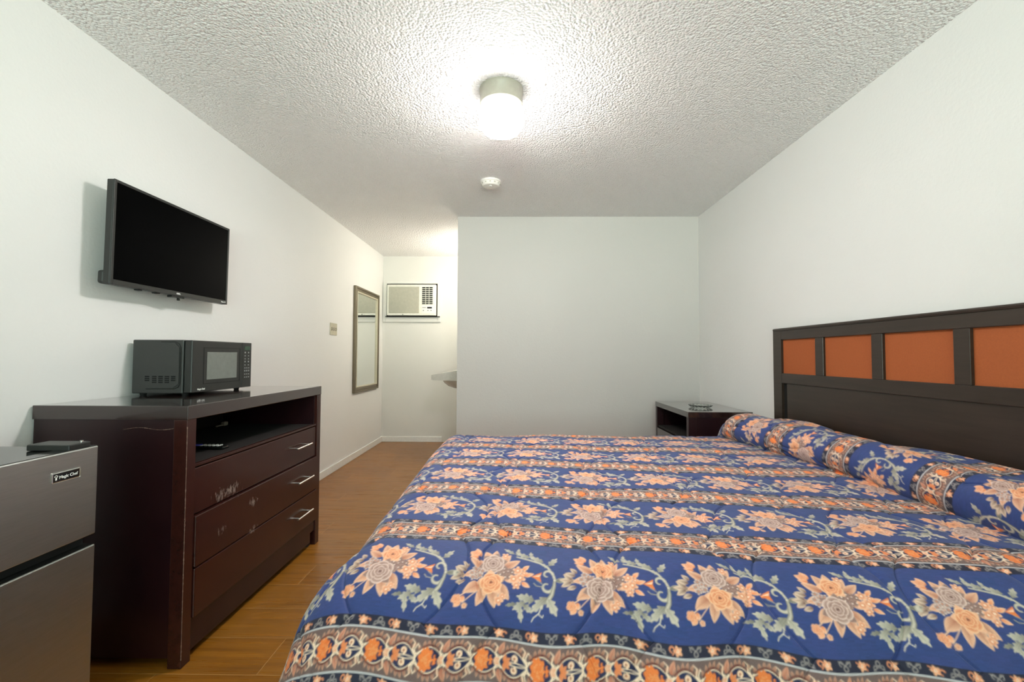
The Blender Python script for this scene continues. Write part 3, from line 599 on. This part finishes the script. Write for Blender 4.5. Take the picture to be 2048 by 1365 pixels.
b=MB(); b.lathe([(0,-.105),(.07,-.10),(.14,-.075),(.19,-.035),(.215,.004),(0,.004)],-.66,5.17,.850,40); b.build('bowl',MAT['porcelain'],t,True)
b=MB(); b.tube([(-.66,5.17,.755),(-.66,5.17,.60),(-.64,5.17,.55),(-.58,5.17,.53),(XA,5.17,.53)],.018,12); b.build('drain_pipe',MAT['chrome'],t,True)
b=MB(); b.tube([(-.56,5.0,.97),(-.56,5.0,1.021)],.012,12); b.lathe([(0,0),(.028,0),(.024,.022),(.012,.03),(0,.03)],-.56,5.0,1.02,20); b.build('tap_handle',MAT['chrome'],t,True); b=MB(); b.tube([(-.56,5.17,.98),(-.56,5.17,1.05),(-.60,5.17,1.075),(-.67,5.17,1.06)],.011,12); b.build('faucet',MAT['chrome'],t,True)
t=thing('vanity_light',(XA,5.17,2.02),'lit tube light above the wash basin behind the partition','wall light')
MB().box(XA-.03,XA,4.87,5.47,1.985,2.055,.006).build('fixture_body',MAT['cream'],t); b=MB(); b.tube([(XA-.055,4.88,2.02),(XA-.055,5.46,2.02)],.026,20); b.build('light_tube',MAT['tube'],t,True)

# ---------------------------------------------------------------- nightstand and ashtray
NX,NR,N0,N1,NZ=1.222,XR-.013,3.20,3.958,.726
t=thing('nightstand',((NX+NR)/2,(N0+N1)/2,0),'dark cherry nightstand with open shelf in the far corner beside the bed','nightstand')
MB().box(NX,NR,N0,N1,NZ-.040,NZ,.002).build('top_slab',MAT['cherry_top'],t)
for (a,c) in ((N0+.001,N0+.042),(N1-.042,N1-.001)):
    MB().box(NX+.002,NX+.060,a,c,0,NZ-.0405,.0018).build('front_post',MAT['cherry'],t)
    q=(a+.003,a+.022) if a<3.5 else (c-.022,c-.003)
    MB().box(NX+.061,NR-.002,q[0],q[1],.03,NZ-.0405).build('side_panel',MAT['cherry'],t)
MB().box(NR-.012,NR-.003,N0+.026,N1-.026,.03,NZ-.0405).build('back_panel',MAT['inside'],t)
MB().box(NX+.012,NR-.013,N0+.043,N1-.043,.510,.525).build('shelf',MAT['inside'],t)
for (za,zb) in ((.295,.505),(.080,.288)):
    d=MB().box(NX+.002,NX+.024,N0+.045,N1-.045,za,zb,.002).build('drawer',MAT['cherry_top'],t)
    zc=(za+zb)/2; b=MB(); b.tube([(NX-.028,3.49,zc),(NX-.028,3.67,zc)],.0048,10)
    for yy in (3.512,3.648): b.tube([(NX+.003,yy,zc),(NX-.028,yy,zc)],.0042,10)
    b.build('handle',MAT['chrome'],d,True,'brushed chrome bar handle')
MB().box(NX+.010,NX+.028,N0+.043,N1-.043,.02,.075).build('kick_board',MAT['cherry'],t)
b=MB(); n=64; prof=[(0,.003),(.050,.003),(.060,.008),(.072,.017),(.082,.021),(.086,.018),(.074,.007),(.058,.001),(0,0)]
bm=bmesh.new(); rings=[]
for r,z in prof:
    rings.append([bm.verts.new(((r*(1+(.05*math.cos(16*2*PI*i/n) if r>.055 else 0)))*math.cos(2*PI*i/n),(r*(1+(.05*math.cos(16*2*PI*i/n) if r>.055 else 0)))*math.sin(2*PI*i/n),z)) for i in range(n)] if r else [bm.verts.new((0,0,z))])
for A,B in zip(rings,rings[1:]):
    for i in range(n):
        j=(i+1)%n
        if len(A)==1: bm.faces.new((A[0],B[i],B[j]))
        elif len(B)==1: bm.faces.new((A[i],A[j],B[0]))
        else: bm.faces.new((A[i],A[j],B[j],B[i]))
bmesh.ops.recalc_face_normals(bm,faces=bm.faces[:]); b.add(bm,Matrix.Translation((1.432,3.50,NZ+.0005)))
tag(b.build('ashtray',MAT['glass'],None,True),'clear scalloped glass ashtray on the nightstand top','ashtray')

# ---------------------------------------------------------------- bed
HX,HB,HY1,HY0,HZ=1.652,XR-.014,2.886,1.225,1.300
bed=thing('bed',(.63,2.03,0),'queen bed with dark headboard of terracotta panels against the right wall','bed')
MB().box(-.34,1.63,1.30,2.70,.36,.575,.05,4).build('mattress',MAT['mattress'],bed,True)
MB().box(-.34,1.63,1.30,2.70,.13,.355,.01).build('box_spring',MAT['mattress'],bed)
for xx in (-.28,1.52):
    for yy in (1.36,2.60): MB().box(xx,xx+.05,yy,yy+.05,0,.128,.004).build('leg',MAT['charcoal'],bed)
hb=MB()
hb.prism([(HY1-.086,.02),(HY1,.02),(HY1,HZ-.014),(HY1-.004,HZ-.006),(HY1-.012,HZ+.001),(HY1-.086,HZ+.001)],'X',HX,HB); hb.box(HX,HB,HY0,HY0+.086,.02,HZ-.012,.003)
pan=[(2.800,2.484),(2.420,2.092),(2.030,1.702),(1.640,1.312)]
hb.box(HX,HB,HY0+.086,HY1-.086,1.229,HZ-.012,.003); hb.box(HX,HB,HY0+.086,HY1-.086,.958,1.020,.003)
for (a,c) in zip(pan,pan[1:]): hb.box(HX,HB,c[0],a[1],1.0195,1.2295,.002)
hb.prism([(HX-.006,HZ-.014),(HX-.008,HZ-.006),(HX-.004,HZ),(HX+.004,HZ+.002),(HB,HZ+.002),(HB,HZ-.014)],'Y',HY0,HY1-.010)
hd=hb.build('headboard',MAT['espresso'],bed)
for (a,c) in pan: MB().box(HX+.014,HX+.022,c-.001,a+.001,1.019,1.230).build('panel',MAT['terracotta'],hd,label='terracotta fabric panel')
MB().box(HX+.010,HX+.022,HY0+.085,HY1-.124,.10,.959).build('lower_panel',MAT['espresso'],hd)
b=MB(); b.box(HX+.016,HX+.022,HY1-.125,HY1-.085,.10,.959); b.build('groove',MAT['void'],hd)
# ---------------------------------------------------------------- comforter: one sheet drawn over mattress and pillows
def smooth(a,b,x): u=np.clip((x-a)/(b-a),0,1); return u*u*(3-2*u)
X0,YN,YF=-.355,1.245,2.735                           # where the flat top begins to turn down: foot, near side, far side
RF,RN,RS=.115,.345,.11; AF,AN,AS=1.45,1.12,1.40; LF,LN,LS=.56,.74,.60      # turning radius, steepest angle, length over the edge
def topz(y): return np.interp(y,[1.10,1.245,1.29,1.65,2.03,2.40,2.735,3.],[.611,.612,.613,.628,.640,.642,.636,.634])
s1=np.concatenate([np.arange(-.355-LF,-.60,.010),np.arange(-.60,1.36,.0022)]); s1=(s1-s1[0])/(s1[-1]-s1[0])
N2=210
ts=[YN-LN]
while ts[-1]<YF+LS:
    y=ts[-1]; ts.append(y+(.008 if y<.80 else .0017 if y<1.15 else .0017+.0034*min(1,(y-1.15)/1.2) if y<YF+.15 else .012))
t_=np.array(ts)[:,None]
crease=1.235+(2.82-t_)*.118
S1=X0-LF+s1[None,:]*(crease-(X0-LF))
# pillow roll: profile (dx,dz) from the crease over the top down to the headboard
pr=np.array([(0,0),(-.016,.016),(-.028,.042),(-.026,.072),(-.006,.106),(.030,.134),(.075,.148),(.125,.146),(.170,.130),(.210,.116),(.250,.114),(.290,.116),(.325,.104),(.345,.072),(.352,.04)])
d_=np.r_[0,np.cumsum(np.hypot(*np.diff(pr,axis=0).T))]
def spline(u):
    for _ in range(1): pass
    k=np.interp(u,d_,np.arange(len(pr))); i=np.clip(k.astype(int),0,len(pr)-2); f=k-i
    g=lambda j: pr[np.clip(j,0,len(pr)-1)]
    p0,p1,p2,p3=g(i-1),g(i),g(i+1),g(i+2); f=f[:,None]
    return .5*(2*p1+(p2-p0)*f+(2*p0-5*p1+4*p2-p3)*f**2+(3*p1-p0-3*p2+p3)*f**3)
u2=np.linspace(0,d_[-1],N2+1)[1:]; P2=spline(u2)
wid=(1.640-crease)/.352
env=smooth(2.90,2.64,t_)*smooth(.95,1.20,t_)*(1+.05*np.sin(t_*7.+.6))
pinch=1-.10*np.exp(-((t_-1.98)/.10)**2)
S2=crease+wid*P2[None,:,0]; D2=P2[None,:,1]*env*pinch*1.0
D2=D2*(1+.30*smooth(2.0,1.45,t_)*smooth(.25,.40,u2)[None,:]+.16*np.exp(-((t_-2.42)/.16)**2)*smooth(.34,.42,u2)[None,:])
S2=S2*env.clip(0,1)+(1-env.clip(0,1))*(crease+wid*.352*(u2/u2[-1])[None,:])
A2=crease+u2[None,:]                                  # length along the cloth, for the print
sx=np.concatenate([S1,S2],1); sp_=np.concatenate([S1,A2],1); dz=np.concatenate([np.zeros_like(S1),D2],1)
tt=np.broadcast_to(t_,sx.shape)
# gentle lumps of the filling
lump=.0035*np.sin(7.3*sp_+2.1*tt)*np.sin(5.1*tt-1.7*sp_+.5)+.0025*np.sin(13.*sp_-4.*tt+1.)*np.sin(11.*tt+3.*sp_)
a=np.maximum(0,X0-sx); bn=np.maximum(0,YN-tt); bf=np.maximum(0,tt-YF); b_=np.maximum(bn,bf); near=(bn>0)
e=np.hypot(a,b_); ca=np.where(e>0,a/np.maximum(e,1e-9),0)**2; cb=1-ca
RB,AB,LB=np.where(near,RN,RS),np.where(near,AN,AS),np.where(near,LN,LS)
cw=np.where(near,ca**1.7,ca); R_=RF*cw+RB*(1-cw); A_=AF*cw+AB*(1-cw); L_=LF*ca+LB*cb
over=e>L_; ee=np.minimum(e,L_)
al=np.minimum(ee/R_,A_); hor=R_*np.sin(al)+np.maximum(0,ee-R_*A_)*np.cos(A_); drop=R_*(1-np.cos(al))+np.maximum(0,ee-R_*A_)*np.sin(A_)
hang=smooth(.10,.55,ee); fold=np.sin(2*np.pi*(sp_/.31+.15*np.sin(3*sp_)))*np.sin(1.7*sp_+1.)*near*cb+np.sin(2*np.pi*tt/.36)*ca
hor=hor+hang*.028*fold
dirx=-np.where(e>0,a/np.maximum(e,1e-9),0); diry=np.where(e>0,b_/np.maximum(e,1e-9),0)*np.where(near,-1,1)
Xc=np.maximum(sx,X0)+dirx*hor; Yc=np.clip(tt,YN,YF)+diry*hor
Zc=topz(np.clip(tt,YN,YF))-drop+dz+lump*(1-smooth(.2,.5,ee))
Zc=np.maximum(Zc,.035)
# print coordinates: the cloth lies slightly askew on the bed
skew=.066+.034*smooth(.95,1.30,tt)
q=tt+skew*sp_; pp=sp_+.21-.10*(tt-1.0)
Q0=.9155
# stitched quilting lines sink the cloth
def quilt(u,v):
    out=np.full(u.shape,1.)
    L=.30; W=.17
    for sgn in (1,-1):
        off=.072*np.abs(np.sin(np.pi*(v/L)))**.8*sgn
        k=(u-off)/W; dd=np.abs(k-np.round(k))*W; m=(np.round(k)%2==(0 if sgn>0 else 1))
        out=np.minimum(out,np.where(m,dd,1.))
    return out
dq=quilt(pp,q-.08)
disp=-.0050*np.exp(-(dq/.0030)**2)-.0032*np.exp(-(dq/.016)**2)
Pn=np.stack([Xc,Yc,Zc],-1)
du=np.gradient(Pn,axis=1); dv=np.gradient(Pn,axis=0); nn=np.cross(du,dv); nn/=np.maximum(np.linalg.norm(nn,axis=-1,keepdims=True),1e-12)
nn=np.where((nn[...,2:3]<0)&(dz[...,None]==0),-nn,nn)
Pn=Pn+nn*disp[...,None]
nr,nc=Xc.shape
tile=comforter_print()
def pyr(img,k): 
    h,w=img.shape[0]//k*k,img.shape[1]//k*k; return img[:h,:w].reshape(h//k,k,w//k,k,3).mean((1,3))
def lookup(img,p,q):
    h,w=img.shape[:2]; x=(p/TP%1)*w-.5; y=((q-Q0)/TQ-.5+.0)%1*h-.5
    y=(((q-Q0)/TQ)%1)*h-.5
    x0=np.floor(x).astype(int); y0=np.floor(y).astype(int); fx=(x-x0)[...,None]; fy=(y-y0)[...,None]
    return (img[y0%h,x0%w]*(1-fx)+img[y0%h,(x0+1)%w]*fx)*(1-fy)+(img[(y0+1)%h,x0%w]*(1-fx)+img[(y0+1)%h,(x0+1)%w]*fx)*fy
fine=lookup(pyr(tile,4),pp,q); coarse=lookup(pyr(tile,8),pp,q); kk=smooth(1.3,2.0,tt)[...,None]
col=fine*(1-kk)+coarse*kk
rgba=np.concatenate([col,np.ones((nr,nc,1))],-1).reshape(-1,4).astype(np.float32)
idx=np.arange(nr*nc).reshape(nr,nc); quads=np.stack([idx[:-1,:-1],idx[:-1,1:],idx[1:,1:],idx[1:,:-1]],-1)
dead=over[:-1,:-1]&over[:-1,1:]&over[1:,1:]&over[1:,:-1]; quads=quads[~dead]
used=np.zeros(nr*nc,bool); used[quads.ravel()]=True; remap=np.cumsum(used)-1; quads=remap[quads]
me=bpy.data.meshes.new('comforter'); nv=int(used.sum()); nf=len(quads)
me.vertices.add(nv); me.vertices.foreach_set('co',Pn.reshape(-1,3)[used].astype(np.float32).ravel())
me.loops.add(nf*4); me.loops.foreach_set('vertex_index',quads.astype(np.int32).ravel())
me.polygons.add(nf); me.polygons.foreach_set('loop_start',np.arange(0,nf*4,4,dtype=np.int32)); me.polygons.foreach_set('use_smooth',np.ones(nf,bool))
me.update(calc_edges=True); 
at=me.color_attributes.new('print','FLOAT_COLOR','POINT'); at.data.foreach_set('color',rgba[used].ravel())
n=NT('printed_cotton'); pc=n.new('ShaderNodeVertexColor',layer_name='print').outputs[0]
weave=n.noise(n.pos(),420.,2.); c=n.mix(weave,(.90,.90,.90),(1.08,1.08,1.08)); mu=n.new('ShaderNodeMix',data_type='RGBA',blend_type='MULTIPLY'); mu.inputs[0].default_value=1.
n.t.links.new(pc,mu.inputs[6]); n.t.links.new(c,mu.inputs[7])
n.set(col=mu.outputs[2],rough=.62,spec=.30,sheen=.12); n.bump(n.noise(n.pos(),38.,3.),.12,.004); me.materials.append(n.m)
cf=bpy.data.objects.new('comforter',me); C.objects.link(cf)
tag(cf,'navy quilted comforter with peach rose bouquets and striped borders spread over the bed','comforter')
